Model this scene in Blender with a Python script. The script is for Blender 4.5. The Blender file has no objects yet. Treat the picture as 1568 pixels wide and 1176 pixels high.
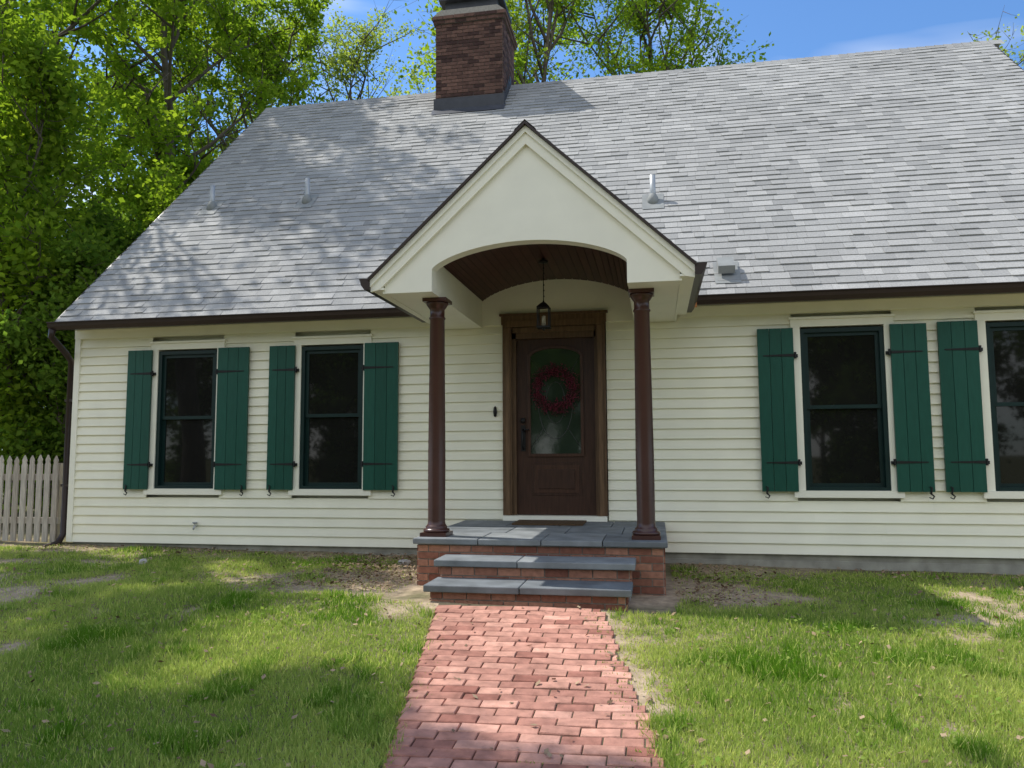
import bpy, math, random
import numpy as np
from mathutils import Vector, Matrix
random.seed(7)
rng=np.random.default_rng(11)
sc=bpy.context.scene
sc.view_settings.view_transform='Standard'
try: sc.view_settings.look='None'
except Exception: pass
sc.view_settings.exposure=0

# ------------------------------------------------------------------ materials
def mat(name,c1,c2=None,rough=.7,ns=8.,na=.15,bump=0.,bs=60.,spec=.3,metal=0.,sc3=(1,1,1),big=0.):
    m=bpy.data.materials.new(name);m.use_nodes=True;nt=m.node_tree;N=nt.nodes;L=nt.links
    b=N['Principled BSDF'];b.inputs['Roughness'].default_value=rough
    b.inputs['Specular IOR Level'].default_value=spec;b.inputs['Metallic'].default_value=metal
    c2=c2 or c1
    at=N.new('ShaderNodeAttribute');at.attribute_name='rnd'
    mx=N.new('ShaderNodeMix');mx.data_type='RGBA'
    mx.inputs[6].default_value=(*c1,1);mx.inputs[7].default_value=(*c2,1);L.new(at.outputs['Fac'],mx.inputs[0])
    tc=N.new('ShaderNodeTexCoord');mp=N.new('ShaderNodeMapping');mp.inputs['Scale'].default_value=sc3
    L.new(tc.outputs['Object'],mp.inputs[0])
    no=N.new('ShaderNodeTexNoise');no.inputs['Scale'].default_value=ns;no.inputs['Detail'].default_value=4
    L.new(mp.outputs[0],no.inputs['Vector'])
    mr=N.new('ShaderNodeMapRange');mr.inputs[1].default_value=.25;mr.inputs[2].default_value=.75
    mr.inputs[3].default_value=1-na;mr.inputs[4].default_value=1+na;L.new(no.outputs[0],mr.inputs[0])
    vm=N.new('ShaderNodeVectorMath');vm.operation='SCALE';L.new(mx.outputs[2],vm.inputs[0]);L.new(mr.outputs[0],vm.inputs['Scale'])
    last=vm
    if big>0:
        n3=N.new('ShaderNodeTexNoise');n3.inputs['Scale'].default_value=.6;n3.inputs['Detail'].default_value=3
        L.new(tc.outputs['Object'],n3.inputs['Vector'])
        m3=N.new('ShaderNodeMapRange');m3.inputs[1].default_value=.3;m3.inputs[2].default_value=.7;m3.inputs[3].default_value=1-big;m3.inputs[4].default_value=1+big*.5
        L.new(n3.outputs[0],m3.inputs[0]);v3=N.new('ShaderNodeVectorMath');v3.operation='SCALE';L.new(vm.outputs[0],v3.inputs[0]);L.new(m3.outputs[0],v3.inputs['Scale']);last=v3
    L.new(last.outputs[0],b.inputs['Base Color'])
    if bump>0:
        n2=N.new('ShaderNodeTexNoise');n2.inputs['Scale'].default_value=bs;n2.inputs['Detail'].default_value=2
        L.new(mp.outputs[0],n2.inputs['Vector'])
        bm=N.new('ShaderNodeBump');bm.inputs['Strength'].default_value=bump;bm.inputs['Distance'].default_value=.01
        L.new(n2.outputs[0],bm.inputs['Height']);L.new(bm.outputs[0],b.inputs['Normal'])
    return m
def leafmat(name,c1,c2,tr=.45,gain=1.5):
    m=bpy.data.materials.new(name);m.use_nodes=True;nt=m.node_tree;N=nt.nodes;L=nt.links
    N.remove(N['Principled BSDF']);out=N['Material Output']
    at=N.new('ShaderNodeAttribute');at.attribute_name='rnd'
    mx=N.new('ShaderNodeMix');mx.data_type='RGBA';mx.inputs[6].default_value=(*c1,1);mx.inputs[7].default_value=(*c2,1)
    L.new(at.outputs['Fac'],mx.inputs[0])
    d=N.new('ShaderNodeBsdfDiffuse');t=N.new('ShaderNodeBsdfTranslucent')
    hs=N.new('ShaderNodeHueSaturation');hs.inputs['Saturation'].default_value=1.08;hs.inputs['Value'].default_value=gain
    L.new(mx.outputs[2],d.inputs[0]);L.new(mx.outputs[2],hs.inputs['Color']);L.new(hs.outputs[0],t.inputs[0])
    ms=N.new('ShaderNodeMixShader');ms.inputs[0].default_value=tr
    L.new(d.outputs[0],ms.inputs[1]);L.new(t.outputs[0],ms.inputs[2]);L.new(ms.outputs[0],out.inputs[0])
    return m
CREAM=mat('cream_paint',(.91,.89,.725),(.88,.86,.69),.55,3,.04,big=.05)
TRIM=mat('trim_paint',(.90,.885,.745),(.86,.845,.705),.5,4,.03)
SHING=mat('asphalt_shingle',(.28,.28,.27),(.42,.415,.395),.95,60,.18,big=.12)
DECK=mat('roof_underlay',(.08,.08,.08))
EDGE=mat('bronze_metal',(.035,.023,.019),(.045,.03,.024),.4,10,.1)
COPPER=mat('copper',(.62,.26,.10),None,.35,10,.2,metal=.8)
GREEN=mat('shutter_green',(.008,.070,.047),(.012,.086,.059),.42,6,.12,sc3=(6,6,1))
WGREEN=mat('window_frame_green',(.006,.024,.022),None,.4)
BLACK=mat('black_iron',(.012,.012,.012),None,.5)
GLASS=mat('window_glass',(.012,.012,.011),None,.03,3,.1,.02,1.5,.42)
DGLASS=mat('door_glass',(.025,.038,.025),None,.05,3,.1,.05,7,.6)
BROWN=mat('column_paint',(.058,.022,.017),(.068,.027,.021),.3,5,.1,spec=.5)
WOODF=mat('door_frame_wood',(.10,.058,.030),(.155,.092,.048),.45,5,.35,.15,40,sc3=(8,8,.8))
DOORM=mat('door_stain',(.044,.021,.014),(.066,.031,.019),.38,6,.35,.1,30,sc3=(8,8,.8))
BEAD=mat('beadboard_ceiling',(.050,.020,.016),(.075,.030,.022),.45,6,.25,sc3=(6,1,6))
BRICK=mat('red_brick',(.20,.08,.055),(.42,.21,.14),.9,25,.25,.4,120,.2)
CBRICK=mat('chimney_brick',(.060,.032,.028),(.19,.105,.08),.9,20,.3,big=.3)
WBRICK=mat('walk_brick',(.32,.135,.10),(.66,.36,.27),.9,14,.3,.4,90,.2,big=.22)
MORT=mat('mortar',(.33,.30,.26),(.36,.33,.29),.95,30,.2)
CMORT=mat('chimney_mortar',(.15,.13,.11),None,.95,30,.2)
SAND=mat('joint_sand',(.10,.085,.05),None,.95,30,.3)
BLUE=mat('bluestone',(.145,.16,.17),(.23,.245,.25),.72,5,.3,.2,60)
CONC=mat('foundation_concrete',(.29,.28,.23),(.33,.32,.27),.95,6,.3,.3,50)
GALV=mat('galvanised_pipe',(.45,.47,.48),None,.45,8,.1,metal=.3)
GREYP=mat('vent_grey',(.26,.27,.26),None,.7)
FENCE=mat('weathered_cedar',(.38,.335,.28),(.56,.52,.45),.9,6,.3,.4,50,sc3=(10,10,1))
BARK=mat('bark',(.085,.07,.053),(.14,.115,.09),.95,10,.35)
MATM=mat('door_mat',(.10,.06,.03),None,.95,60,.4,.5,200)
BERRY=mat('wreath_berry',(.11,.012,.028),(.20,.028,.05),.45)
TWIG=mat('twig',(.05,.03,.02))
AMBER=mat('lantern_glass',(.40,.36,.27),None,.15,spec=.6)
ROCK=mat('pale_stone',(.38,.35,.31),(.5,.47,.43),.9,20,.2,.5,40)
LEAF=leafmat('leaf_spring',(.09,.165,.020),(.28,.37,.045),.55,1.75)
LEAF2=leafmat('leaf_pale',(.17,.23,.045),(.36,.42,.09),.55,1.7)
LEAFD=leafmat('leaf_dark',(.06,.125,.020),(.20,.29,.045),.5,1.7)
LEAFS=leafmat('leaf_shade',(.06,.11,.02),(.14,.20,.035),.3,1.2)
GRASSM=leafmat('grass_blade',(.12,.24,.026),(.58,.61,.19),.4,1.6)
DRYM=mat('dry_leaf',(.12,.07,.04),(.40,.29,.18),.9)

# ------------------------------------------------------------------ mesh builder
class MB:
    def __init__(s): s.v=[];s.f=[];s.m=[];s.r=[];s.sm=[]
    def add(s,vs,fs,mi=0,r=None,smooth=False):
        o=len(s.v);s.v+= [tuple(p) for p in vs]
        if r is None:r=random.random()
        for f in fs: s.f.append(tuple(i+o for i in f));s.m.append(mi);s.r.append(r);s.sm.append(smooth)
    def box(s,x0,x1,y0,y1,z0,z1,mi=0,r=None):
        vs=[(x,y,z) for z in(z0,z1) for y in(y0,y1) for x in(x0,x1)]
        s.add(vs,[(0,2,3,1),(4,5,7,6),(0,1,5,4),(2,6,7,3),(0,4,6,2),(1,3,7,5)],mi,r)
    def obox(s,c,ax,hx,hy,hz,mi=0,r=None):
        vs=[Vector(c)+ax[0]*hx*i+ax[1]*hy*j+ax[2]*hz*k for k in(-1,1) for j in(-1,1) for i in(-1,1)]
        s.add(vs,[(0,2,3,1),(4,5,7,6),(0,1,5,4),(2,6,7,3),(0,4,6,2),(1,3,7,5)],mi,r)
    def prism(s,poly,y0,y1,mi=0,r=None):
        n=len(poly);vs=[(p[0],y0,p[1]) for p in poly]+[(p[0],y1,p[1]) for p in poly]
        s.add(vs,[tuple(range(n)),tuple(range(2*n-1,n-1,-1))]+[(i,i+n,(i+1)%n+n,(i+1)%n) for i in range(n)],mi,r)
    def lathe(s,cx,cy,prof,n=20,mi=0,r=None,rot=0):
        vs=[];fs=[]
        for z,rad in prof:
            for i in range(n):
                a=2*math.pi*(i/n)+rot;vs.append((cx+rad*math.cos(a),cy+rad*math.sin(a),z))
        for k in range(len(prof)-1):
            for i in range(n):
                j=(i+1)%n;fs.append((k*n+i,k*n+j,(k+1)*n+j,(k+1)*n+i))
        fs.append(tuple(range(n-1,-1,-1)));fs.append(tuple((len(prof)-1)*n+i for i in range(n)))
        s.add(vs,fs,mi,r,n>8)
    def tube(s,pts,rad,n=6,mi=0,r=None):
        pts=[Vector(p) for p in pts];vs=[];fs=[]
        for k,p in enumerate(pts):
            d=(pts[min(k+1,len(pts)-1)]-pts[max(k-1,0)]).normalized()
            a=d.orthogonal().normalized() if k==0 else (pa-d*pa.dot(d)).normalized()
            pa=a;b=d.cross(a);rr=rad[k] if isinstance(rad,(list,tuple)) else rad
            for i in range(n):
                t=2*math.pi*i/n;vs.append(p+(a*math.cos(t)+b*math.sin(t))*rr)
        for k in range(len(pts)-1):
            for i in range(n):
                j=(i+1)%n;fs.append((k*n+i,k*n+j,(k+1)*n+j,(k+1)*n+i))
        fs.append(tuple(range(n-1,-1,-1)));fs.append(tuple((len(pts)-1)*n+i for i in range(n)))
        s.add(vs,fs,mi,r,True)
    def build(s,name,mats,parent=None,bevel=0):
        me=bpy.data.meshes.new(name);me.from_pydata(s.v,[],s.f)
        for m in mats:me.materials.append(m)
        me.polygons.foreach_set('material_index',s.m);me.polygons.foreach_set('use_smooth',s.sm)
        a=me.attributes.new('rnd','FLOAT','FACE');a.data.foreach_set('value',s.r)
        me.update();o=bpy.data.objects.new(name,me);sc.collection.objects.link(o)
        if parent:o.parent=parent
        if bevel:
            b=o.modifiers.new('b','BEVEL');b.width=bevel;b.segments=2;b.limit_method='ANGLE'
        return o
def empty(name,parent=None):
    o=bpy.data.objects.new(name,None);sc.collection.objects.link(o);o.parent=parent;return o
def npmesh(name,V,nper,rnd,mats,mi=None):
    F=len(V)//nper;me=bpy.data.meshes.new(name)
    me.vertices.add(len(V));me.vertices.foreach_set('co',V.astype(np.float32).ravel())
    me.loops.add(len(V));me.loops.foreach_set('vertex_index',np.arange(len(V),dtype=np.int32))
    me.polygons.add(F);me.polygons.foreach_set('loop_start',(np.arange(F)*nper).astype(np.int32))
    for m in mats:me.materials.append(m)
    if mi is not None: me.polygons.foreach_set('material_index',mi.astype(np.int32))
    a=me.attributes.new('rnd','FLOAT','FACE');a.data.foreach_set('value',rnd.astype(np.float32))
    me.update(calc_edges=True);return me
_G=rng.random((4,257,257))
def vn(x,y,s,k=0):
    x=np.asarray(x,float)*s+101.3;y=np.asarray(y,float)*s+57.7
    xi=np.floor(x).astype(int);yi=np.floor(y).astype(int);fx=x-xi;fy=y-yi
    fx=fx*fx*(3-2*fx);fy=fy*fy*(3-2*fy);G=_G[k];a=lambda i,j:G[(xi+i)%256,(yi+j)%256]
    return (a(0,0)*(1-fx)+a(1,0)*fx)*(1-fy)+(a(0,1)*(1-fx)+a(1,1)*fx)*fy
def fbm(x,y,s,k=0): return (vn(x,y,s,k)+.5*vn(x,y,s*2.1,(k+1)%4)+.25*vn(x,y,s*4.3,(k+2)%4)+.12*vn(x,y,s*9,(k+3)%4))/1.87
def gz(x,y):
    x=np.asarray(x,float);y=np.asarray(y,float)
    s=np.clip(-2.85-y,0,None);z=-.5*(1-np.exp(-s*.11/.5))
    return z-.012*np.clip(x,-7,7)-.01
def gzf(x,y): return float(gz(x,y))
def walkc(y): return .09+(y+3.0)*-.19

# ------------------------------------------------------------------ ground
def axis(lo,hi,st,far):
    a=list(np.arange(lo,hi+1e-6,st));return np.array([lo-f for f in reversed(far)]+a+[hi+f for f in far])
xs=axis(-9,9,.08,[1,3,7,15,30,70,150,400]);ys=axis(-9.5,1,.08,[1,3,7,15,30,70,150,400])
XX,YY=np.meshgrid(xs,ys);near=(np.abs(XX)<12)&(YY>-12)&(YY<3)
ZZ=gz(XX,YY)+np.where(near,(fbm(XX,YY,1.5)-.5)*.05,0)
def bare(x,y):
    b=fbm(x,y,.95,1)*.60+fbm(x,y,2.6,2)*.50-.035
    b=b+np.where(x<0,.16,.05)*np.exp(-np.abs(y+.3)/.4)+.10*np.exp(-((y+2.2)/.9)**2)*(x<-.5)+.03*np.exp(-((y+1.6)/.6)**2)
    b=b+np.where(x<0,.18,.09)*np.exp(-((np.abs(x-.08)-1.45)/.35)**2)*(y>-2.6)
    b=b-.08*(1/(1+np.exp((y+4.4)*3)))
    d=np.abs(x-walkc(y))-.63
    b=b+.10*np.exp(-np.clip(d,0,9)/.15)
    return np.clip((b-.53)/.16,0,1)
me=bpy.data.meshes.new('lawn');nx,ny=len(xs),len(ys)
vs=np.stack([XX,YY,ZZ],-1).reshape(-1,3)
I=np.arange(nx*ny).reshape(ny,nx)
fs=np.stack([I[:-1,:-1],I[:-1,1:],I[1:,1:],I[1:,:-1]],-1).reshape(-1,4)
me.from_pydata(vs.tolist(),[],fs.tolist())
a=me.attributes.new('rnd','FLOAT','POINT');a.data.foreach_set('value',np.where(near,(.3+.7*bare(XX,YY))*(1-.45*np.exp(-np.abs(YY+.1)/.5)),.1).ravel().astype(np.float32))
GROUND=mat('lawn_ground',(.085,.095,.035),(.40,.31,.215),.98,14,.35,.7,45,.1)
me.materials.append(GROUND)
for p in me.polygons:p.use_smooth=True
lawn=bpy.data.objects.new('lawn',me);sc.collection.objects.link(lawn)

def blades(n):
    y=-9+ rng.random(n*2)*8.8
    t=rng.random(n*2)
    x=1.1-(y+8.9)*.99-.6+t*((y+8.9)*1.45+1.2)
    keep=(x>-8.5)&(x<8.5)
    w=1.2-.98*bare(x,y)
    keep&=rng.random(n*2)<w*np.clip(1.3-.10*(y+9),.3,1)
    keep&=~((np.abs(x-walkc(y))<.63+rng.normal(0,.03,n*2))&(y<-2.7))
    keep&=~((x>-1.1)&(x<1.26)&(y>-2.8))
    keep&=~((y>-.08))
    return x[keep][:n],y[keep][:n]
gx,gy=blades(350000);n=len(gx);gzv=gz(gx,gy)+(fbm(gx,gy,1.5)-.5)*.05
tall=.55+.7*fbm(gx,gy,1.1,3);b=bare(gx,gy)
h=(.022+.036*rng.random(n))*tall*(1-.5*b)*np.where(gy>-2.5,.85,1)
tuft=fbm(gx,gy,3.3,0);h=np.where(tuft>.64,h*1.6,h)
az=rng.random(n)*6.283;le=rng.normal(0,.6,n);wd=.0028+.0028*rng.random(n)
ca,sa=np.cos(az),np.sin(az);laz=rng.random(n)*6.283
P0=np.stack([gx-ca*wd,gy-sa*wd,gzv-.005],-1);P1=np.stack([gx+ca*wd,gy+sa*wd,gzv-.005],-1)
P2=np.stack([gx+np.cos(laz)*le*h,gy+np.sin(laz)*le*h,gzv+h],-1)
V=np.stack([P0,P1,P2],1).reshape(-1,3)
r=np.clip(-.22+.9*fbm(gx,gy,.9,2)+.35*rng.random(n)+.4*b*rng.random(n)-.3*(tuft>.64),0,1)
r=np.where(rng.random(n)<.12,1,r)
gm=npmesh('grass_blades',V,3,r,[GRASSM]);go=bpy.data.objects.new('grass_blades',gm);sc.collection.objects.link(go);go.parent=lawn
n=16000;wx=rng.uniform(-6,6.5,n);wy=-7.5+rng.random(n)*6.5
kp=(fbm(wx,wy,1.3,3)>.60)&~((np.abs(wx-walkc(wy))<.66))&~((wx>-1.1)&(wx<1.3)&(wy>-2.9));wx=wx[kp];wy=wy[kp];n=len(wx)
s=.008+.010*rng.random(n);az=rng.random(n)*6.28;tl=rng.normal(0,.4,(n,2));c=np.stack([wx,wy,gz(wx,wy)+.03+.025*rng.random(n)],-1)
u=np.stack([np.cos(az),np.sin(az),tl[:,0]],-1)*s[:,None];w=np.stack([-np.sin(az),np.cos(az),tl[:,1]],-1)*s[:,None]*.8
wm=npmesh('clover',np.stack([c-u,c-w,c+u,c+w],1).reshape(-1,3),4,.1+.35*rng.random(n),[GRASSM]);o=bpy.data.objects.new('clover',wm);sc.collection.objects.link(o);o.parent=lawn

n=5200;x=rng.uniform(-6.4,6.5,n);y=-.15-np.abs(rng.normal(0,.4,n));
k=n//2;x[:k]=np.where(rng.random(k)<.7,rng.normal(-1.6,.45,k),rng.normal(1.6,.3,k));y[:k]=-rng.random(k)*2.4
keep=np.ones(n,bool);keep[k:]=rng.random(n-k)<.5;x=x[keep];y=y[keep]
m2=2600;x=np.concatenate([x,rng.uniform(-6,6,m2)]);y=np.concatenate([y,rng.uniform(-7.5,-1,m2)])
kp=~((x>-1.12)&(x<1.28)&(y>-2.8))&~(y>-.1);x=x[kp];y=y[kp];n=len(x);z=gz(x,y)+np.where(np.abs(x-walkc(y))<.64,.040,.030)
kp=~((np.abs(x-walkc(y))<.64)&(rng.random(n)<.6));x=x[kp];y=y[kp];z=z[kp];n=len(x)
s=.010+.018*rng.random(n);az=rng.random(n)*6.28;tl=rng.normal(0,.3,(n,2))
u=np.stack([np.cos(az),np.sin(az),tl[:,0]],-1)*s[:,None];w=np.stack([-np.sin(az),np.cos(az),tl[:,1]],-1)*s[:,None]*.6
c=np.stack([x,y,z],-1);V=np.stack([c-u,c-w,c+u,c+w],1).reshape(-1,3)
o=bpy.data.objects.new('fallen_leaves',npmesh('fallen_leaves',V,4,rng.random(n),[DRYM]));sc.collection.objects.link(o)
for (x,y,s) in((-1.55,-.75,.09),(-4.25,-1.35,.05)):
    M=MB();nn=9;z=gzf(x,y)+.01
    pr=[random.uniform(.7,1.1) for _ in range(nn)]
    ringp=lambda f,zz:[(x+s*f*pr[i]*math.cos(i*6.283/nn),y+s*f*.7*pr[i]*math.sin(i*6.283/nn),zz+random.uniform(-.006,.006)) for i in range(nn)]
    vs=ringp(1,z-.03)+ringp(1,z+.02)+ringp(.7,z+.04)
    fs=[tuple(range(2*nn,3*nn))]
    for kx in (0,1): fs+=[(kx*nn+i,kx*nn+(i+1)%nn,(kx+1)*nn+(i+1)%nn,(kx+1)*nn+i) for i in range(nn)]
    M.add(vs,fs);M.build('loose_stone',[ROCK])

# ------------------------------------------------------------------ brick walkway
M=MB();y=-2.86;row=0
while y>-9.6:
    yc=y-.048;c=walkc(yc);off=(row%2)*.1+random.uniform(-.014,.014);x=c-.63-off
    while x<c+.6:
        x0=max(x,c-.63)+.0035;x1=min(x+.2,c+.63+random.uniform(-.015,.03))-.0035
        if x1-x0>.03:
            dz=random.uniform(-.004,.004);k=.19
            def q(px,py,e=0):
                Y=py+(px-c)*k*.5;return (px,Y,gzf(px,py)+.03+dz+e)
            j=random.uniform(-.004,.004);j2=random.uniform(-.0025,.0025);hb=.0455
            bot=[q(x0,yc-hb+j,-.2),q(x1,yc-hb,-.2),q(x1,yc+hb,-.2),q(x0,yc+hb+j,-.2)]
            mid=[q(x0,yc-hb+j,-.004),q(x1,yc-hb,-.004),q(x1,yc+hb,-.004),q(x0,yc+hb+j,-.004)]
            g=.004
            top=[q(x0+g,yc-hb+g+j,j2),q(x1-g,yc-hb+g,-j2),q(x1-g,yc+hb-g,-j2),q(x0+g,yc+hb-g+j,j2)]
            fs=[(8,9,10,11)]
            for a0 in(0,4): fs+=[(a0+i,a0+(i+1)%4,a0+4+(i+1)%4,a0+4+i) for i in range(4)]
            M.add(bot+mid+top,fs,0,min(1,max(0,random.gauss(.5,.24))))
        x+=.2
    y-=.0965;row+=1
yy=np.linspace(-2.8,-9.6,40)
for i in range(39):
    a0,a1=yy[i],yy[i+1];P=[(walkc(a0)-.635,a0),(walkc(a1)-.635,a1),(walkc(a1)+.635,a1),(walkc(a0)+.635,a0)]
    M.add([(p[0],p[1],gzf(*p)+.019) for p in P],[(0,1,2,3)],1,0)
M.build('brick_walkway',[WBRICK,SAND])
n=9000;wy=-2.9-rng.random(n)*5.5;row=np.round((wy+2.86)/.0965);wy=-2.86+row*.0965+rng.normal(0,.004,n);wx=walkc(wy)+rng.uniform(-.64,.64,n)
kp=fbm(wx,wy,1.6,1)+.25*(np.abs(wx-walkc(wy))>.5)>.62;wx=wx[kp];wy=wy[kp];n=len(wx)
az=rng.random(n)*6.28;hh=.006+.018*rng.random(n)**2;zb=gz(wx,wy)+.024
P0=np.stack([wx-np.cos(az)*.003,wy-np.sin(az)*.003,zb],-1);P1=np.stack([wx+np.cos(az)*.003,wy+np.sin(az)*.003,zb],-1);P2=np.stack([wx+rng.normal(0,.006,n),wy+rng.normal(0,.006,n),zb+hh],-1)
o=bpy.data.objects.new('joint_weeds',npmesh('joint_weeds',np.stack([P0,P1,P2],1).reshape(-1,3),3,.4*rng.random(n),[GRASSM]));sc.collection.objects.link(o);o.parent=lawn

# ------------------------------------------------------------------ bricks on faces
def brickface(M,org,ua,un,length,height,mi=0,mm=1,bl=.2,bh=.066,dep=.012):
    org=Vector(org);ua=Vector(ua);un=Vector(un);up=Vector((0,0,1))
    rows=max(1,round(height/bh));bh=height/rows
    for r in range(rows):
        x=-(r%2)*bl/2
        while x<length-.01:
            a=max(0,x)+.005;b=min(length,x+bl)-.005
            if b-a>.02:
                d=dep+random.uniform(-.002,.003)
                c=org+ua*((a+b)/2)+up*((r+.5)*bh)+un*(d/2-.01)
                M.obox(c,(ua,un,up),(b-a)/2,d/2+.01,bh/2-.005,mi,random.random())
            x+=bl
X_=(1,0,0)
ST=empty('front_porch_steps')
M=MB();SX0,SX1,SY=-1.04,1.20,-1.98
M.box(SX0+.02,SX1-.02,SY+.02,.0,-.15,.375,1,.5)
brickface(M,(SX0+.02,SY+.02,-.15+.0),X_,(0,-1,0),SX1-SX0-.04,.52)
brickface(M,(SX0+.02,-.02,-.15),(0,-1,0),(-1,0,0),-SY-.04,.52)
brickface(M,(SX1-.02,SY+.02,-.15),(0,1,0),(1,0,0),-SY-.04,.52)
for (a,b_,yf,zt) in ((-.72,.92,-2.36,.235),(-.70,.90,-2.72,.085)):
    M.box(a+.02,b_-.02,yf+.02,SY+.03,-.2,zt,1,.5)
    z0=-.15 if zt<.1 else .085
    brickface(M,(a+.02,yf+.02,z0),X_,(0,-1,0),b_-a-.04,zt-z0)
    brickface(M,(a+.02,SY,z0),(0,-1,0),(-1,0,0),SY-yf-.02,zt-z0)
    brickface(M,(b_-.02,yf+.02,z0),(0,1,0),(1,0,0),SY-yf-.02,zt-z0)
M.build('brick_risers',[BRICK,MORT],ST)
M=MB()
cols=[-1.06,-.45,.12,.66,1.22];rws=[-2.02,-1.42,-.72,-.03]
for j in range(3):
    for i in range(4):
        x0=cols[i]+(.14 if j==1 and i>0 else 0);x1=cols[i+1]+(.14 if j==1 and i<3 else 0)
        M.box(x0+.004,x1-.004,rws[j]+.004,rws[j+1]-.004,.378,.43+random.uniform(-.002,.002))
for (a,b_,y0,y1,z) in ((-.75,.95,-2.40,-2.0,.238),(-.73,.93,-2.76,-2.34,.088)):
    xsn=[a,a+(b_-a)*random.uniform(.4,.55),b_]
    for i in range(2): M.box(xsn[i]+.003,xsn[i+1]-.003,y0+random.uniform(-.006,.006),y1,z,z+.055)
M.build('bluestone_treads',[BLUE],ST,.008)

# ------------------------------------------------------------------ HOUSE
HS=empty('cape_cod_house')
WX0,WX1=-6.29,6.75
openings=[(-5.20,-4.20,.70,2.64),(-3.23,-2.25,.70,2.64),(2.63,3.66,.70,2.66),(4.49,5.51,.70,2.66),(-.61,.60,.3,2.80),(-1.0,1.1,2.70,3.4)]
M=MB();e=.1135;z=.10
while z<2.9:
    zt=z+e;iv=[(WX0,WX1)]
    for (a,b_,c0,c1) in openings:
        if c0<zt-.02 and c1>z+.02:
            nv=[]
            for (p,q_) in iv:
                if b_<=p or a>=q_: nv.append((p,q_));continue
                if a>p:nv.append((p,a))
                if b_<q_:nv.append((b_,q_))
            iv=nv
    for p,q_ in iv:
        cuts=[p];t=p+random.uniform(1.2,3.6)
        while t<q_-.5: cuts.append(t);t+=random.uniform(2.4,3.7)
        cuts.append(q_)
        for i in range(len(cuts)-1):
            x0=cuts[i]+(.001 if i else 0);x1=cuts[i+1];j=random.uniform(-.0015,.0015)
            M.add([(x0,-.030+j,z),(x1,-.030+j,z),(x1,-.006,zt),(x0,-.006,zt),(x0,0,z),(x1,0,z)],[(0,1,2,3),(4,5,1,0)],0)
    z=zt
for sgn,xw in((-1,WX0),(1,WX1)):
    z=.10
    while z<8.0:
        zt=z+e;ya=0 if z<3.1 else z-3.2+.05;yb=9.68-ya
        if yb-ya>.1:
            vs=[(xw+sgn*.018,ya,z),(xw+sgn*.018,yb,z),(xw+sgn*.002,yb,zt),(xw+sgn*.002,ya,zt),(xw,ya,z),(xw,yb,z)]
            M.add(vs,[(0,1,2,3),(4,5,1,0)],0)
        z=zt
M.build('clapboard_siding',[CREAM],HS)
M=MB()
M.prism([(WX0+.01,-.0),(WX1-.01,-.0),(WX1-.01,2.95),(WX0+.01,2.95)],.11,.16)
for xw in (WX0+.01,WX1-.05):
    poly=[(.12,.0),(9.56,0),(9.56,3.2),(4.84,7.95),(.12,3.2)]
    vs=[(xw,p[0],p[1]) for p in poly]+[(xw+.04,p[0],p[1]) for p in poly]
    M.add(vs,[tuple(range(5)),tuple(range(9,4,-1))]+[(i,i+5,(i+1)%5+5,(i+1)%5) for i in range(5)],0,.5)
M.box(WX0,WX1,9.56,9.68,.1,3.2,0,.5)
M.box(WX0-.03,WX0+.05,-.036,.10,.10,2.80,0,.3)
M.box(WX1-.06,WX1+.03,-.036,.10,.10,2.80,0,.3)
for a,b_ in((WX0-.03,-1.36),(1.43,WX1+.03)):
    M.box(a,b_,-.045,.05,2.72,2.83,0,.2)
    M.box(a,b_,-.34,.05,2.835,2.86,0,.6)
M.build('wall_trim',[TRIM],HS)
M=MB();M.box(WX0+.03,WX1-.03,.012,.3,-.5,.11,0,.3);M.box(WX0+.03,WX0+.1,.02,9.6,-.5,.11,0,.5);M.box(WX1-.1,WX1-.03,.02,9.6,-.5,.11,0,.5)
M.box(WX0+.03,WX1-.03,-.02,.012,-.5,.03,0,.8)
M.build('foundation',[CONC],HS)

RX0,RX1=-6.36,6.82
def shingles(M,org,ua,us,un,length,slen,clip=None,expo=.142):
    org,ua,us,un=map(Vector,(org,ua,us,un));s=-.01;k=0
    while s<slen:
        a=-random.random()*.25
        while a<length:
            w=random.choice((.11,.16,.2,.25,.3));p=max(0,a);q_=min(length,a+w)
            if q_-p>.01 and not(clip and clip(p,q_,s)):
                hh=.012+random.choice((0,0,.007));lo=random.uniform(-.005,.005);se=min(s+expo+.012,slen+.01)
                v=lambda A,S,H:org+ua*A+us*S+un*H
                r=min(1,max(0,random.gauss(.5,.24)))
                M.add([v(p,s+lo,hh),v(q_-.002,s+lo,hh),v(q_-.002,se,.003),v(p,se,.003),v(p,s+lo,-.004),v(q_-.002,s+lo,-.004)],[(0,1,2,3),(4,5,1,0),(4,0,3),(5,2,1)],0,r)
            a+=w
        s+=expo;k+=1
EY,EZ,RY=-.36,2.88,4.84;q2=math.sqrt(.5);SL=(RY-EY)/q2
RZ=EZ+(RY-EY)
M=MB()
def clipm(p,q_,s):
    x0,x1=RX0+p,RX0+q_;yy=EY+s*q2;return yy<.12 and x0>-1.38 and x1<1.45
shingles(M,(RX0,EY,EZ),X_,(0,q2,q2),(0,-q2,q2),RX1-RX0,SL,clipm)
shingles(M,(RX1,2*RY-EY,EZ),(-1,0,0),(0,-q2,q2),(0,q2,q2),RX1-RX0,SL,None,.28)
x=RX0
while x<RX1:
    M.add([(x,RY-.13,RZ-.115),(x+.2,RY-.13,RZ-.12),(x+.2,RY,RZ+.012),(x,RY,RZ+.026),(x,RY+.13,RZ-.115),(x+.2,RY+.13,RZ-.12)],[(0,1,2,3),(3,2,5,4)],0,random.random()*.5);x+=.14
M.build('roof_shingles',[SHING],HS)
M=MB()
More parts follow.
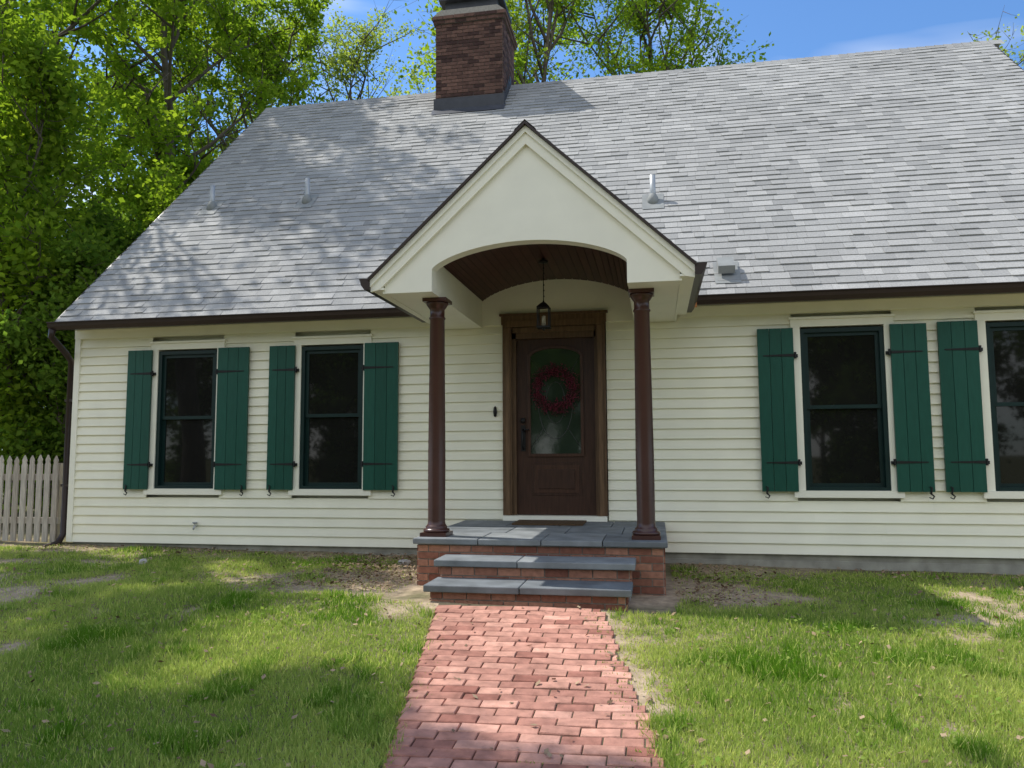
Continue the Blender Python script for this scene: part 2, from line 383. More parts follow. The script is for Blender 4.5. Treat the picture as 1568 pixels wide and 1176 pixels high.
def slabroof(x0,x1,ya,yb,t=.1):
    za,zb=EZ+(ya-EY),EZ+(yb-EY)
    vs=[(x,y_,z_) for x in(x0,x1) for (y_,z_) in((ya,za-.008),(yb,zb-.008),(yb,zb-t),(ya,za-t))]
    M.add(vs,[(0,3,2,1),(4,5,6,7),(0,1,5,4),(1,2,6,5),(2,3,7,6),(3,0,4,7)],0,.5)
slabroof(RX0+.01,-1.38,EY,.12,.05);slabroof(1.45,RX1-.01,EY,.12,.05);slabroof(RX0+.01,RX1-.01,.12,RY)
vs=[(x,y_,z_) for x in(RX0+.01,RX1-.01) for (y_,z_) in((RY,RZ-.008),(2*RY-EY,EZ-.008),(2*RY-EY,EZ-.08),(RY,RZ-.1))]
M.add(vs,[(0,3,2,1),(4,5,6,7),(0,1,5,4),(1,2,6,5),(2,3,7,6),(3,0,4,7)],0,.5)
M.build('roof_deck',[DECK],HS)
M=MB()
for xa,xb in((RX0-.015,RX0+.012),(RX1-.012,RX1+.015)):
    vs=[(x,y_,z_) for x in(xa,xb) for (y_,z_) in((EY,EZ+.01),(RY,RZ+.01),(RY,RZ-.14),(EY,EZ-.13))]
    M.add(vs,[(0,3,2,1),(4,5,6,7),(0,1,5,4),(1,2,6,5),(2,3,7,6),(3,0,4,7)],0,.5)
def gutter(x0,x1):
    prof=[(-.355,EZ-.01),(-.355,EZ-.10),(-.42,EZ-.10),(-.45,EZ-.06),(-.46,EZ-.02),(-.475,EZ-.015),(-.475,EZ-.005),(-.45,EZ-.005)]
    n=len(prof);vs=[(x0,p[0],p[1]) for p in prof]+[(x1,p[0],p[1]) for p in prof]
    M.add(vs,[tuple(range(n)),tuple(range(2*n-1,n-1,-1))]+[(i,i+n,(i+1)%n+n,(i+1)%n) for i in range(n)],0,.5)
gutter(RX0-.02,-1.43);gutter(1.50,RX1+.02)
M.tube([(-6.33,-.42,2.79),(-6.36,-.40,2.70),(-6.39,-.10,2.52),(-6.39,.0,2.42),(-6.39,.0,.20),(-6.40,-.08,.08),(-6.42,-.28,.05)],.042,8)
M.box(-6.44,-6.31,-.035,.045,1.9,1.93);M.box(-6.44,-6.31,-.035,.045,.8,.83)
M.build('gutters',[EDGE],HS)
CX0,CX1,CY0,CY1=-2.66,-1.40,4.14,5.28
M=MB();zb,zt=6.9,9.02
M.box(CX0+.012,CX1-.012,CY0+.012,CY1-.012,zb,zt,1,.5)
def ring(x0,x1,y0,y1,za,zb_):
    brickface(M,(x0,y0,za),(1,0,0),(0,-1,0),x1-x0,zb_-za)
    brickface(M,(x1,y0,za),(0,1,0),(1,0,0),y1-y0,zb_-za)
    brickface(M,(x0,y1,za),(0,-1,0),(-1,0,0),y1-y0,zb_-za)
    brickface(M,(x1,y1,za),(-1,0,0),(0,1,0),x1-x0,zb_-za)
ring(CX0+.012,CX1-.012,CY0+.012,CY1-.012,zb,zt)
for k,(o_,za,zb2) in enumerate(((-.03,9.02,9.09),(-.055,9.09,9.16))):
    M.box(CX0+o_+.01,CX1-o_-.01,CY0+o_+.01,CY1-o_-.01,za,zb2,1,.5);ring(CX0+o_+.01,CX1-o_-.01,CY0+o_+.01,CY1-o_-.01,za,zb2)
M.prism([(CX0-.04,9.16),(CX1+.04,9.16),(CX1-.10,9.27),(CX0+.10,9.27)],CY0-.04,CY1+.04,2,.7)
M.build('chimney',[CBRICK,CMORT,MORT],HS)
M=MB()
M.box(CX0+.14,CX1-.14,CY0+.16,CY1-.16,9.26,9.52);M.box(CX0+.04,CX1-.04,CY0+.06,CY1-.06,9.52,9.60)
M.box(CX0-.02,CX1+.02,CY0-.035,CY0+.0,7.30,7.60)
M.add([(CX0-.04,CY0-.16,RZ-(RY-CY0+.16)+.03),(CX1+.04,CY0-.16,RZ-(RY-CY0+.16)+.03),(CX1+.04,CY0,RZ-(RY-CY0)+.05),(CX0-.04,CY0,RZ-(RY-CY0)+.05)],[(0,1,2,3)])
for k in range(5):
    yy0=CY0+k*.14;zz=RZ-(RY-yy0);M.box(CX1-.005,CX1+.014,yy0,yy0+.15,zz-.05,zz+.28)
M.build('chimney_flashing',[mat('lead_flashing',(.055,.058,.068),None,.5,8,.2)],HS)
def roofz(y): return EZ+(y-EY)
M=MB()
for (x,y_) in((-5.55,1.77),(-3.97,1.77),(1.17,1.26)):
    z=roofz(y_);M.lathe(x,y_,[(z-.1,.038),(z+.36,.038),(z+.362,.03)],14,0)
    M.lathe(x,y_,[(z-.06,.085),(z+.05,.07),(z+.1,.045),(z+.105,.04)],14,1)
    M.add([(x-.14,y_-.17,roofz(y_-.17)+.022),(x+.14,y_-.17,roofz(y_-.17)+.022),(x+.14,y_+.13,roofz(y_+.13)+.02),(x-.14,y_+.13,roofz(y_+.13)+.02)],[(0,1,2,3)],1)
x,y_=1.95,-.12;z=roofz(y_)
M.add([(x-.13,y_-.1,roofz(y_-.1)+.025),(x+.15,y_-.1,roofz(y_-.1)+.025),(x+.15,y_+.22,roofz(y_+.22)+.022),(x-.13,y_+.22,roofz(y_+.22)+.022)],[(0,1,2,3)],1)
M.add([(x-.09,y_-.02,z+.05),(x+.09,y_-.02,z+.05),(x+.09,y_+.16,z+.24),(x-.09,y_+.16,z+.24),(x-.09,y_-.06,z+.13),(x+.09,y_-.06,z+.13),(x+.09,y_+.12,z+.27),(x-.09,y_+.12,z+.27)],[(4,5,6,7),(0,1,5,4),(1,2,6,5),(0,4,7,3)],1)
M.build('roof_vents',[GALV,GREYP],HS)

def window(i,x0,x1,z0=.78,z1=2.52):
    M=MB();T=0;G=1;GL=2
    M.box(x0-.09,x0,-.036,.11,z0-.0,z1+.02,T,.3);M.box(x1,x1+.09,-.036,.11,z0-.0,z1+.02,T,.3)
    M.box(x0-.10,x1+.10,-.040,.11,z1+.02,z1+.10,T,.3);M.box(x0-.115,x1+.115,-.06,.09,z1+.10,z1+.125,T,.1)
    M.box(x0-.12,x1+.12,-.062,.11,z0-.075,z0-.001,T,.5)
    f=.045
    M.box(x0,x0+f,-.020,.10,z0,z1,G);M.box(x1-f,x1,-.020,.10,z0,z1,G);M.box(x0+f,x1-f,-.020,.10,z1-f,z1,G);M.box(x0+f,x1-f,-.024,.10,z0,z0+.035,G)
    zm=(z0+z1)/2+.02
    a,b_=x0+f,x1-f
    for (za,zb_,ya) in((zm-.02,z1-f,.012),(z0+.035,zm+.02,.040)):
        s=.040
        M.box(a,a+s,ya,ya+.03,za,zb_,G);M.box(b_-s,b_,ya,ya+.03,za,zb_,G);M.box(a+s,b_-s,ya,ya+.03,zb_-s,zb_,G);M.box(a+s,b_-s,ya,ya+.03,za,za+s,G)
        M.box(a+s,b_-s,ya+.012,ya+.018,za+s,zb_-s,GL)
    return M.build('window',[TRIM,WGREEN,GLASS],HS)
WN=[(-5.10,-4.275),(-3.14,-2.33),(2.715,3.575),(4.575,5.43)]
for i,w in enumerate(WN):window(i,*w,z1=2.52 if i<2 else 2.54)
def shutter(x0,x1,z0,z1,inner):
    M=MB();n=3;w=(x1-x0)/n;g=.0025
    for i in range(n): M.box(x0+i*w+(g if i else 0),x0+(i+1)*w-(g if i<n-1 else 0),-.080,-.052,z0,z1,0)
    M.box(x0+.01,x1-.01,-.058,-.034,z0+.28,z0+.36,0);M.box(x0+.01,x1-.01,-.058,-.034,z1-.38,z1-.30,0)
    xi=x1 if inner>0 else x0
    for zc in(z1-.30,z0+.31):
        xe=xi-inner*(x1-x0)*.86
        poly=[(xi,zc-.016),(xi,zc+.016),(xe,zc+.006),(xe,zc-.006)]
        M.prism(poly if inner<0 else poly[::-1],-.086,-.0795,1)
        M.lathe(xi+inner*.016,-.072,[(zc-.035,.013),(zc+.035,.013)],8,1)
        M.box(min(xi,xi+inner*.045),max(xi,xi+inner*.045),-.066,-.036,zc-.022,zc+.012,1)
    xd=(x0+x1)/2-inner*(x1-x0)*.38
    M.tube([(xd,-.05,z0-.01),(xd,-.088,z0-.012)],.006,6,1)
    M.tube([(xd-.012,-.088,z0+.055),(xd+.012,-.090,z0+.045),(xd+.004,-.09,z0+.01),(xd+.0,-.09,z0-.02),(xd+.028,-.09,z0-.045),(xd+.012,-.09,z0-.07),(xd-.02,-.09,z0-.055)],[.006,.008,.010,.010,.008,.007,.005],6,1)
    return M.build('shutter',[GREEN,BLACK],HS)
for a,b_,s,zt_ in((-5.50,-5.165,1,2.535),(-4.235,-3.82,-1,2.535),(-3.54,-3.205,1,2.535),(-2.30,-1.875,-1,2.535),(2.26,2.635,1,2.545),(3.625,3.985,-1,2.55),(4.095,4.48,1,2.56),(5.50,5.88,-1,2.56)):
    shutter(a,b_,.77,zt_,s)

D=empty('entry_door',HS)
M=MB()
M.box(-.605,-.50,-.055,.11,.49,2.70,0);M.box(.485,.59,-.055,.11,.49,2.70,0)
M.box(-.62,.605,-.062,.11,2.70,2.80,0);M.box(-.64,.625,-.08,.09,2.80,2.825,0)
M.box(-.57,-.52,-.068,-.054,.49,2.66,0,.9);M.box(.505,.555,-.068,-.054,.49,2.66,0,.9);M.box(-.57,.555,-.074,-.06,2.665,2.74,0,.9)
M.box(-.50,-.452,-.02,.11,.49,2.64,0,.2);M.box(.462,.485,-.02,.11,.49,2.64,0,.2)
M.box(-.50,.485,-.02,.11,2.53,2.70,0,.15);M.box(-.49,.475,-.036,-.018,2.60,2.66,0,.7)
M.build('door_frame',[WOODF],D)
M=MB();M.box(-.60,.585,-.10,.11,.431,.487,0,.1);M.build('door_threshold',[TRIM],D)
M=MB()
ya=.02
M.box(-.452,.462,ya,.07,.49,2.53,0,.4)
def archpoly(x0,x1,z0,z1,rise,n=14):
    p=[(x0,z0),(x1,z0)]
    for i in range(n+1):
        t=1-2*i/n;p.append(((x0+x1)/2+t*(x1-x0)/2,z1-rise+rise*math.sqrt(max(0,1-t*t*.96))))
    return p
GX0,GX1,GZ0,GZ1=-.285,.295,1.19,2.41
po=archpoly(GX0-.035,GX1+.035,GZ0-.035,GZ1+.035,.13);pi_=archpoly(GX0,GX1,GZ0,GZ1,.11)
n=len(po);vs=[(p[0],ya-.022,p[1]) for p in po]+[(p[0],ya-.022,p[1]) for p in pi_]+[(p[0],ya+.002,p[1]) for p in po]+[(p[0],ya-.004,p[1]) for p in pi_]
fs=[]
for i in range(n):
    j=(i+1)%n;fs+=[(i,j,j+n,i+n),(i,i+2*n,j+2*n,j),(i+n,j+n,j+3*n,i+3*n)]
M.add(vs,fs,0,.8)
M.box(-.25,.27,ya-.012,ya+.001,.74,1.06,0,.9);M.box(-.20,.22,ya-.024,ya-.011,.79,1.01,0,.3)
M.box(-.28,.30,ya-.006,ya+.001,.71,1.09,0,.1)
M.build('door_leaf',[DOORM],D,.003)
M=MB();M.prism(pi_,ya-.006,ya+.001,0,.5)
M.build('door_glass',[DGLASS],D)
M=MB()
for (ra,rb,cz) in((.20,.42,1.78),(.11,.24,1.78)):
    M.tube([(.005+ra*math.cos(t*6.2832/28),ya-.008,cz+rb*math.sin(t*6.2832/28)) for t in range(29)],.0035,4)
for sx in(-1,1):
    for sz in(-1,1): M.tube([(.005+sx*.142,ya-.008,1.78+sz*.297),(.005+sx*.285,ya-.008,1.78+sz*.52)],.003,4)
M.build('door_glass_caming',[mat('lead_came',(.10,.10,.10),None,.4,8,.1,metal=.6)],D)
M=MB()
M.tube([(-.375,ya-.01,1.47),(-.375,ya-.06,1.45),(-.375,ya-.07,1.36),(-.375,ya-.06,1.27),(-.375,ya-.01,1.24)],.010,8)
M.box(-.40,-.35,ya-.012,ya,1.22,1.52);M.lathe(-.375,ya-.02,[(1.545,.001),(1.55,.028),(1.6,.028),(1.605,.001)],12)
M.tube([(-.375,ya-.03,1.44),(-.34,ya-.045,1.47),(-.30,ya-.045,1.47)],.008,6)
M.build('door_handle',[BLACK],D)
M=MB();M.lathe(-.70,-.03,[(1.62,.004),(1.63,.016),(1.68,.024),(1.73,.016),(1.745,.004)],12);M.build('doorbell',[BLACK],HS)
W=MB();random.seed(3)
def octa(M,c,r,mi,rr=None):
    c=Vector(c);vs=[c+Vector(d)*r for d in((1,0,0),(-1,0,0),(0,1,0),(0,-1,0),(0,0,1),(0,0,-1))]
    M.add(vs,[(0,2,4),(2,1,4),(1,3,4),(3,0,4),(2,0,5),(1,2,5),(3,1,5),(0,3,5)],mi,rr,True)
for i in range(1300):
    t=random.random()*6.283;R=.215+random.gauss(0,.034);yy=ya-.05+random.gauss(0,.018)
    octa(W,(.005+R*math.cos(t),min(yy,ya-.02),1.93+R*math.sin(t)),random.uniform(.005,.011),0)
for i in range(260):
    t=random.random()*6.283;R=.2+random.gauss(0,.02);R2=R+random.uniform(.03,.10);t2=t+random.uniform(.1,.35)
    W.tube([(.005+R*math.cos(t),ya-.05,1.93+R*math.sin(t)),(.005+R2*math.cos(t2),ya-.06+random.gauss(0,.01),1.93+R2*math.sin(t2))],.0025,4,1)
    octa(W,(.005+R2*math.cos(t2),ya-.055,1.93+R2*math.sin(t2)),.006,0)
W.build('berry_wreath',[BERRY,TWIG])
M=MB();M.box(-.40,.36,-.62,-.14,.431,.448);M.build('door_mat',[MATM])

PT=empty('entry_portico',HS)
PC=.035;PF=-2.14;HW=1.335;ZB=2.67;AP=4.16;EW=1.46;EZP=2.80;slope=(AP-EZP)/EW
OH=.885
def archz(x):
    t=abs((x-PC)/OH);return ZB if t>=1 else 2.875+.225*(1-t*t)**.7
def rakez(x): return AP-.02-abs(x-PC)*slope
M=MB()
xsn=[PC-HW]+[PC-HW+.12*k for k in range(1,4)]+[PC-OH]+[PC+OH*math.sin(math.radians(a)) for a in range(-84,85,6)]+[PC+OH]+[PC+HW-.12*k for k in (3,2,1)]+[PC+HW]
def strip(y0,y1,up,lo,mi=0):
    for i in range(len(xsn)-1):
        a,b_=xsn[i],xsn[i+1];ino=(abs((a+b_)/2-PC)<OH)
        la=lo(a) if not(ino and abs(a-PC)>=OH-1e-6) else 2.875
        lb=lo(b_) if not(ino and abs(b_-PC)>=OH-1e-6) else 2.875
        if not ino: la=lb=ZB
        ua,ub=up(a),up(b_)
        vs=[(a,y0,la),(b_,y0,lb),(b_,y0,ub),(a,y0,ua),(a,y1,la),(b_,y1,lb),(b_,y1,ub),(a,y1,ua)]
        M.add(vs,[(0,1,2,3),(5,4,7,6),(4,5,1,0)],mi,.4)
strip(PF,PF+.14,rakez,archz)
for sg in(-1,1):
    x=PC+sg*OH;M.add([(x,PF,ZB),(x,PF+.14,ZB),(x,PF+.14,2.875),(x,PF,2.875)],[(0,1,2,3)],0,.4)
    xa,xb=sorted((PC+sg*(OH+.003),PC+sg*(HW-.002)));M.box(xa,xb,PF+.142,-.03,ZB+.003,3.02,0,.6)
    nn=Vector((sg*slope,0,1)).normalized();w=.115
    apex_drop=w/nn.z
    poly=[(PC+sg*EW,EZP-.02),(PC,AP-.02),(PC,AP-.02-apex_drop),(PC+sg*(EW-.08),EZP-.02-.08),(PC+sg*EW,EZP-.02-.095)]
    M.prism(poly,PF-.035,PF-.001,0,.1)
    poly=[(PC+sg*EW,EZP-.012),(PC,AP-.012),(PC,AP-.012-.06),(PC+sg*EW,EZP-.012-.06)]
    M.prism(poly,PF-.055,PF-.034,0,.1)
    xa,xb=sorted((PC+sg*(HW-.0),PC+sg*EW));M.box(xa,xb,PF-.03,-.3,2.70,2.72,0,.5)
    xa,xb=sorted((PC+sg*(HW),PC+sg*(HW+.02)));M.box(xa,xb,PF+.002,-.03,2.669,2.70,0,.5)
M.box(PC-.93,PC+.93,-.026,.05,2.70,3.30,0,.5)
M.build('portico_gable',[TRIM],PT)
M=MB()
n=30;R0=OH+.02
def vz(t): return 2.97+.25*max(0,1-t*t)**.75
for i in range(n):
    t0=-1+2*i/n;t1=-1+2*(i+1)/n
    a=math.sin(t0*math.pi/2);b_=math.sin(t1*math.pi/2);xa=PC+a*R0;xb=PC+b_*R0;g=.003
    za,zb_=vz(a),vz(b_)
    M.add([(xa+g,PF+.10,za),(xb-g,PF+.10,zb_),(xb-g,-.02,zb_),(xa+g,-.02,za)],[(0,3,2,1)],0)
    M.add([(xa-.01,PF+.10,za+.012),(xb+.01,PF+.10,zb_+.012),(xb+.01,-.02,zb_+.012),(xa-.01,-.02,za+.012)],[(0,3,2,1)],1,0)
M.build('vaulted_ceiling',[BEAD,BLACK],PT)
M=MB()
for sg in(-1,1):
    us=Vector((-sg,0,slope)).normalized();un=Vector((sg*slope,0,1)).normalized();L=math.hypot(EW,AP-EZP)
    def cl(p,q_,s,sg=sg):
        z=EZP+s*us.z;return (PF-.08+p)>z-EZ+EY+.35
    shingles(M,(PC+sg*EW,PF-.08,EZP),(0,1,0),us,un,4.0,L,cl,.142)
y=PF-.08
while y<1.0:
    M.add([(PC-.1,y,AP-.06),(PC-.1,y+.2,AP-.07),(PC,y+.2,AP+.025),(PC,y,AP+.035),(PC+.1,y,AP-.06),(PC+.1,y+.2,AP-.07)],[(0,3,2,1),(3,4,5,2)],0,random.random()*.5);y+=.14
M.build('portico_shingles',[SHING],PT)
M=MB()
for sg in(-1,1):
    pl=[(PC+sg*EW,EZP-.006),(PC,AP-.006),(PC,AP-.05),(PC+sg*EW,EZP-.05)]
    M.prism(pl,PF-.03,-.32,1,.5)
    pl=[(PC+sg*(EW-.5),EZP+.5*slope-.006),(PC,AP-.006),(PC,AP-.05),(PC+sg*(EW-.5),EZP+.5*slope-.05)]
    M.prism(pl,-.32,.15,1,.5)
    pl=[(PC+sg*(EW+.012),EZP+.006),(PC,AP+.018),(PC,AP-.008),(PC+sg*(EW+.012),EZP-.022)]
    M.prism(pl,PF-.085,PF-.056,0,.5)
    x=PC+sg*EW;pr=[(x,EZP-.0),(x,EZP-.10),(x+sg*.05,EZP-.10),(x+sg*.08,EZP-.06),(x+sg*.095,EZP-.01),(x+sg*.105,EZP),(x+sg*.08,EZP+.004)]
    M.prism(pr,PF-.07,-.40,0,.5)
M.build('portico_roof_edge',[EDGE,DECK],PT)
M=MB();M.box(1.50,1.535,-.50,-.36,2.72,2.89);M.box(1.535,1.60,-.481,-.474,2.74,2.80)
M.build('copper_flashing',[COPPER],PT)
def column(x,y):
    M=MB();z0,z1=.43,ZB+.002
    M.box(x-.125,x+.125,y-.125,y+.125,z0,z0+.035);M.box(x-.115,x+.115,y-.115,y+.115,z1-.035,z1)
    M.lathe(x,y,[(z0+.035,.118),(z0+.05,.125),(z0+.065,.118),(z0+.07,.098),(z0+.085,.103),(z0+.095,.093),(z0+.11,.083),(z0+.14,.081),(z0+.75,.082),(z1-.20,.070),(z1-.19,.079),(z1-.18,.079),(z1-.17,.070),(z1-.10,.070),(z1-.085,.082),(z1-.05,.105),(z1-.035,.108)],28,0,.5)
    M.build('column',[BROWN],PT)
column(-.905,-1.76);column(1.035,-1.76)

LN=empty('hanging_lantern');M=MB();lx,ly=.02,-1.0
M.lathe(lx,ly,[(3.175,.05),(3.195,.05),(3.21,.02),(3.23,.01)],14)
M.tube([(lx,ly,3.19),(lx,ly,2.76)],.005,6)
for k in range(14): M.tube([(lx,ly,2.78+k*.03),(lx+(.008 if k%2 else 0),ly+(0 if k%2 else .008),2.79+k*.03),(lx,ly,2.80+k*.03)],.005,5)
M.lathe(lx,ly,[(2.70,.095),(2.715,.08),(2.745,.04),(2.76,.012),(2.775,.010)],4,0,rot=math.pi/4)
for a,b_ in((-1,-1),(-1,1),(1,-1),(1,1)): M.box(lx+a*.058-.006,lx+a*.058+.006,ly+b_*.058-.006,ly+b_*.058+.006,2.50,2.70)
M.box(lx-.068,lx+.068,ly-.068,ly+.068,2.485,2.502);M.lathe(lx,ly,[(2.46,.008),(2.485,.02)],8)
M.build('lantern_frame',[BLACK],LN)
M=MB();M.lathe(lx,ly,[(2.503,.022),(2.61,.022),(2.62,.004)],10);M.build('lantern_candle',[AMBER],LN)
M=MB();M.tube([(-4.5,0,.32),(-4.5,-.06,.32),(-4.5,-.08,.28)],.012,8);M.lathe(-4.5,-.05,[(.34,.006),(.36,.03),(.37,.03)],8);M.build('water_spigot',[GALV],HS)

M=MB();x=-6.50;random.seed(9)
while x>-15:
    w=.075;h=1.20+random.uniform(-.015,.015);z0=gzf(x,0)+.02;j=random.uniform(-.006,.006)
    poly=[(x-w,z0),(x,z0),(x+j,h-.13),(x-.012+j,h-.10),(x-.006+j,h-.06),(x-w/2+j,h),(x-w+.006+j,h-.06),(x-w+.012+j,h-.10),(x-w+j,h-.13)]
    M.prism(poly,-.02,.0,0);x-=.118
M.box(-15,-6.48,.002,.04,.32,.40);M.box(-15,-6.48,.002,.04,.88,.96)
for px in(-6.52,-8.9,-11.3,-13.7): M.box(px-.09,px,.042,.13,-.1,1.1)
M.build('picket_fence',[FENCE])

# ------------------------------------------------------------------ trees
def make_tree(name,seed,H,cb,spread,leafm,n1=24,n2=6,n3=4,nl=70,ls=.11,tr=.22,sig=.28,tilt=.6,leafy=1.):
    rs=random.Random(seed);nr=np.random.default_rng(seed);M=MB();tips=[]
    pts=[Vector((0,0,-.3))];k=9
    for i in range(1,k+1): pts.append(Vector((rs.gauss(0,.10)*i*.5,rs.gauss(0,.10)*i*.5,H*.93*i/k)))
    rad=[tr*(1.25 if i==0 else (1-.9*i/k)) for i in range(k+1)];M.tube(pts,rad,8,0)
    def at(P,t):
        f=t*(len(P)-1);i=min(int(f),len(P)-2);return P[i].lerp(P[i+1],f-i)
    def branch(p,d,L,r,seg=4,n=5,droop=.0):
        P=[p.copy()];dd=d.normalized()
        for i in range(seg):
            dd=(dd+Vector((rs.gauss(0,.16),rs.gauss(0,.16),rs.gauss(.05,.12)-droop))).normalized();P.append(P[-1]+dd*L/seg)
        M.tube(P,[max(.004,r*(1-.85*i/seg)) for i in range(seg+1)],n,0);return P,dd
    az=rs.random()*6
    for i in range(n1):
        t=cb+(1-cb)*(i+rs.random())/n1;az+=2.4+rs.gauss(0,.3)
        p=at(pts,min(t,.99));prof=math.sin(math.pi*min(1,(1-t)/(1-cb)*.80+.16))**.7
        L=spread*prof*rs.uniform(.65,1.15);el=tilt+.6*t+rs.gauss(0,.12)
        d=Vector((math.cos(az)*math.cos(el),math.sin(az)*math.cos(el),math.sin(el)))
        P,dd=branch(p,d,L,tr*.42*(1-t*.6),5,6)
        for j in range(n2):
            t2=.25+.75*(j+rs.random())/n2;q=at(P,min(t2,1))
            d2=(dd*.6+Vector((rs.gauss(0,.8),rs.gauss(0,.8),rs.gauss(.2,.5)))).normalized();L2=L*rs.uniform(.28,.5)
            P2,e2=branch(q,d2,L2,tr*.13,3,4)
            on=rs.random()<leafy
            for m in range(n3):
                t3=.2+.8*(m+rs.random())/n3;q3=at(P2,min(t3,1));d3=(e2*.5+Vector((rs.gauss(0,.9),rs.gauss(0,.9),rs.gauss(.1,.6)))).normalized()
                L3=L2*rs.uniform(.35,.6);P3=[q3,q3+d3*L3*.5+Vector((rs.gauss(0,.04),)*3),q3+d3*L3]
                M.tube(P3,[.010,.006,.003],3,0)
                if on: tips.append((P3[0],P3[2],rs.random()))
    nt=len(tips);A=np.array([t[0] for t in tips]);B=np.array([t[1] for t in tips]);T=np.array([t[2] for t in tips])
    cnt=nr.integers(int(nl*.3),int(nl*1.7)+1,nt);idx=np.repeat(np.arange(nt),cnt);N=len(idx)
    f=nr.random(N)[:,None];c=A[idx]*(1-f)+B[idx]*f+nr.normal(0,sig,(N,3))*np.array([1,1,.75])
    nrm=nr.normal(0,1,(N,3))+np.array([0,0,.7]);nrm/=np.linalg.norm(nrm,axis=1)[:,None]
    u=np.cross(nrm,nr.normal(0,1,(N,3)));u/=np.linalg.norm(u,axis=1)[:,None];w=np.cross(nrm,u)
    s=(ls*(.55+.75*nr.random(N)))[:,None];u=u*s*.62;w=w*s*.38
    LV=np.stack([c-u,c-w,c+u*.9,c+w],1).reshape(-1,3)
    r=np.clip(.55*T[idx]+.45*nr.random(N),0,1)
    bv=np.array(M.v);me=bpy.data.meshes.new(name);nb=len(bv)
    lens=np.array([len(f) for f in M.f]);flat=np.concatenate([np.array(f) for f in M.f])
    V=np.concatenate([bv,LV]);me.vertices.add(len(V));me.vertices.foreach_set('co',V.astype(np.float32).ravel())
    loops=np.concatenate([flat,np.arange(len(LV))+nb]).astype(np.int32);me.loops.add(len(loops));me.loops.foreach_set('vertex_index',loops)
    ln=np.concatenate([lens,np.full(N,4)]);st=np.concatenate([[0],np.cumsum(ln)[:-1]]).astype(np.int32)
    me.polygons.add(len(ln));me.polygons.foreach_set('loop_start',st)
    me.materials.append(BARK);me.materials.append(leafm)
    me.polygons.foreach_set('material_index',np.concatenate([np.zeros(len(lens)),np.ones(N)]).astype(np.int32))
    at_=me.attributes.new('rnd','FLOAT','FACE');at_.data.foreach_set('value',np.concatenate([np.full(len(lens),.4),r]).astype(np.float32))
    me.update(calc_edges=True);return me
TA=make_tree('tree_a',1,17,.18,4.6,LEAF,24,6,4,60,.13,sig=.16,leafy=.66)
TB=make_tree('tree_b',2,18,.30,5.0,LEAF2,22,6,4,30,.12,sig=.17,leafy=.8)
TC=make_tree('tree_c',5,15,.22,4.0,LEAF,20,6,4,60,.13,sig=.16,leafy=.66)
TD=make_tree('tree_d',8,19,.30,6.8,LEAF,26,7,4,46,.13,tr=.3,sig=.22,leafy=.8)
TS=make_tree('tree_sparse',12,15,.3,4.,LEAF2,18,6,4,10,.10,sig=.13,tr=.16)
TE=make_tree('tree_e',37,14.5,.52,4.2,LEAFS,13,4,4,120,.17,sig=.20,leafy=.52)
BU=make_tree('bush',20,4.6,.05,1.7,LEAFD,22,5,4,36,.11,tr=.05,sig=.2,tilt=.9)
BT=make_tree('sapling',23,7.5,.08,1.9,LEAF,26,5,4,26,.11,tr=.07,sig=.2,tilt=.8)
def put(me,name,x,y,s=1,rot=0,sz=None):
    o=bpy.data.objects.new(name,me);sc.collection.objects.link(o);o.location=(x,y,gzf(x,y)-.05);o.rotation_euler=(0,0,rot);o.scale=(s,s,sz or s);return o
T='deciduous_tree'
put(TA,T,-12.2,4.4,1.05,.3);put(TC,T,-10.6,7.6,1.05,2.0);put(TA,T,-15.8,9.5,1.0,1.4);put(TC,T,-14.2,13.5,1.05,3.3);put(TA,T,-9.8,10.5,.8,5.2)
put(TB,T,-12.4,15,.86,.9);put(TB,T,-9.0,15.5,.82,.2);put(TA,T,-18,17,.9,2.2)
put(TD,T,-2.2,15.5,1.0,.6);put(TD,T,1.6,19,.95,2.6);put(TB,T,-5.6,18.5,1.0,1.9)
put(TS,T,12.2,17,.9,2.9)
put(TE,T,-11.6,-1.4,1.0,4.0);put(TE,T,-10.0,-5.3,.95,1.1);put(TE,T,-7.6,-4.6,1.02,5.0)
bg=[(-27,20),(-21,27),(-13,30),(8,36),(22,30)]
for i,(x,y_) in enumerate(bg): put((TA,TC,TB)[i%3],T,x,y_,.8+.1*(i%3),i*1.3)
for i,(x,y_) in enumerate([(-14,-30),(-3,-29),(9,-30)]): put((TA,TC,TA)[i%3],T,x,y_,.6,i*2.1)
for i in range(16):
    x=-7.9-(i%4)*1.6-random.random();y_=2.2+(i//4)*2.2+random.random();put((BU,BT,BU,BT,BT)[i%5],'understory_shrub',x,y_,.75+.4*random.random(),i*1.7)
for i in range(22): put(BU,'street_hedge',-20+(i%11)*3.9+random.random()+(i//11)*1.9,-22.5-(i//11)*2.6,1.3+.3*random.random(),i*1.1)

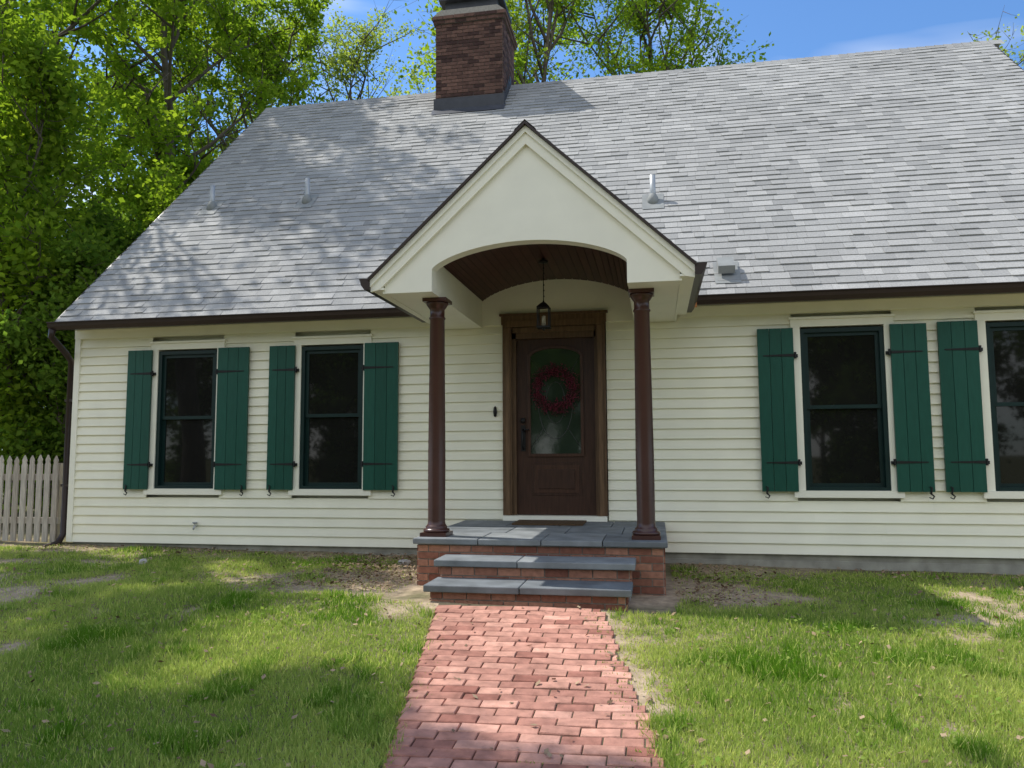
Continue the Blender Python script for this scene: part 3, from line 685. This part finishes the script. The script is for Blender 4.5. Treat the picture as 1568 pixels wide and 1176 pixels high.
# ------------------------------------------------------------------ world, sun, camera
sd=Vector((-.66,.176,1)).normalized();el=math.asin(sd.z);azr=math.atan2(sd.x,sd.y)
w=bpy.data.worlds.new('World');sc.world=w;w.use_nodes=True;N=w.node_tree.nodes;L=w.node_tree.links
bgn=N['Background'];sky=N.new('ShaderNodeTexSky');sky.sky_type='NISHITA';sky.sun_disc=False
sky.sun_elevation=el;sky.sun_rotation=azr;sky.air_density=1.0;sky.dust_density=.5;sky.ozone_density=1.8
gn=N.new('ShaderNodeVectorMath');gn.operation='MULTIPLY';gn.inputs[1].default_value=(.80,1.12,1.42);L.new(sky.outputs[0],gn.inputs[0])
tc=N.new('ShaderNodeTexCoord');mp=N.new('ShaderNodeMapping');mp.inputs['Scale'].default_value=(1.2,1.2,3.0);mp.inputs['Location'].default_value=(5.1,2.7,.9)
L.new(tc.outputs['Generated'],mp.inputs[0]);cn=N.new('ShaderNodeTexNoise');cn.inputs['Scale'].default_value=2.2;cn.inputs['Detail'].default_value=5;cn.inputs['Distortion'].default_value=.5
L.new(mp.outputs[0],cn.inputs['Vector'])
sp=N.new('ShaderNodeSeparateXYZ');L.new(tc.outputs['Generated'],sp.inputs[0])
ms=N.new('ShaderNodeMapRange');ms.inputs[1].default_value=.15;ms.inputs[2].default_value=-.6;ms.inputs[3].default_value=-.02;ms.inputs[4].default_value=.25;L.new(sp.outputs[1],ms.inputs[0])  # thicker bright cloud added behind the camera, out of view, to fill the facade
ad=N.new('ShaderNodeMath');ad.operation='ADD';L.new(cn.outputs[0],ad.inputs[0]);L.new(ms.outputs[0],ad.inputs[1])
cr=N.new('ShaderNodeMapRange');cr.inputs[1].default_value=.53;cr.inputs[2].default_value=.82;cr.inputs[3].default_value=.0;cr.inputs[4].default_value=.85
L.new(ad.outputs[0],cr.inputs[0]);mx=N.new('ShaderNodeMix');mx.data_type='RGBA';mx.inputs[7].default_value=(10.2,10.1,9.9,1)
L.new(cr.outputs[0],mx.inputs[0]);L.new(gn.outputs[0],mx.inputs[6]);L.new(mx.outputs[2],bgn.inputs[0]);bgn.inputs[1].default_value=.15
sl=bpy.data.lights.new('Sun','SUN');sl.energy=5.0;sl.angle=math.radians(.5);sl.color=(1,.96,.89)
so=bpy.data.objects.new('Sun',sl);sc.collection.objects.link(so);so.rotation_euler=sd.to_track_quat('Z','Y').to_euler()
psi,th,ph=[math.radians(a) for a in(10.494,5.253,-.298)]
F=Vector((-math.sin(psi)*math.cos(th),math.cos(psi)*math.cos(th),math.sin(th)));r=Vector((math.cos(psi),math.sin(psi),0));u=r.cross(F)
r2=r*math.cos(ph)+u*math.sin(ph);u2=-r*math.sin(ph)+u*math.cos(ph)
cd=bpy.data.cameras.new('Camera');cd.sensor_width=36;cd.lens=1178/1568*36;cd.clip_end=2000;cd.clip_start=.05
co=bpy.data.objects.new('Camera',cd);sc.collection.objects.link(co);sc.camera=co
m=Matrix((r2,u2,-F)).transposed().to_4x4();m.translation=Vector((1.13,-8.82,1.18));co.matrix_world=m
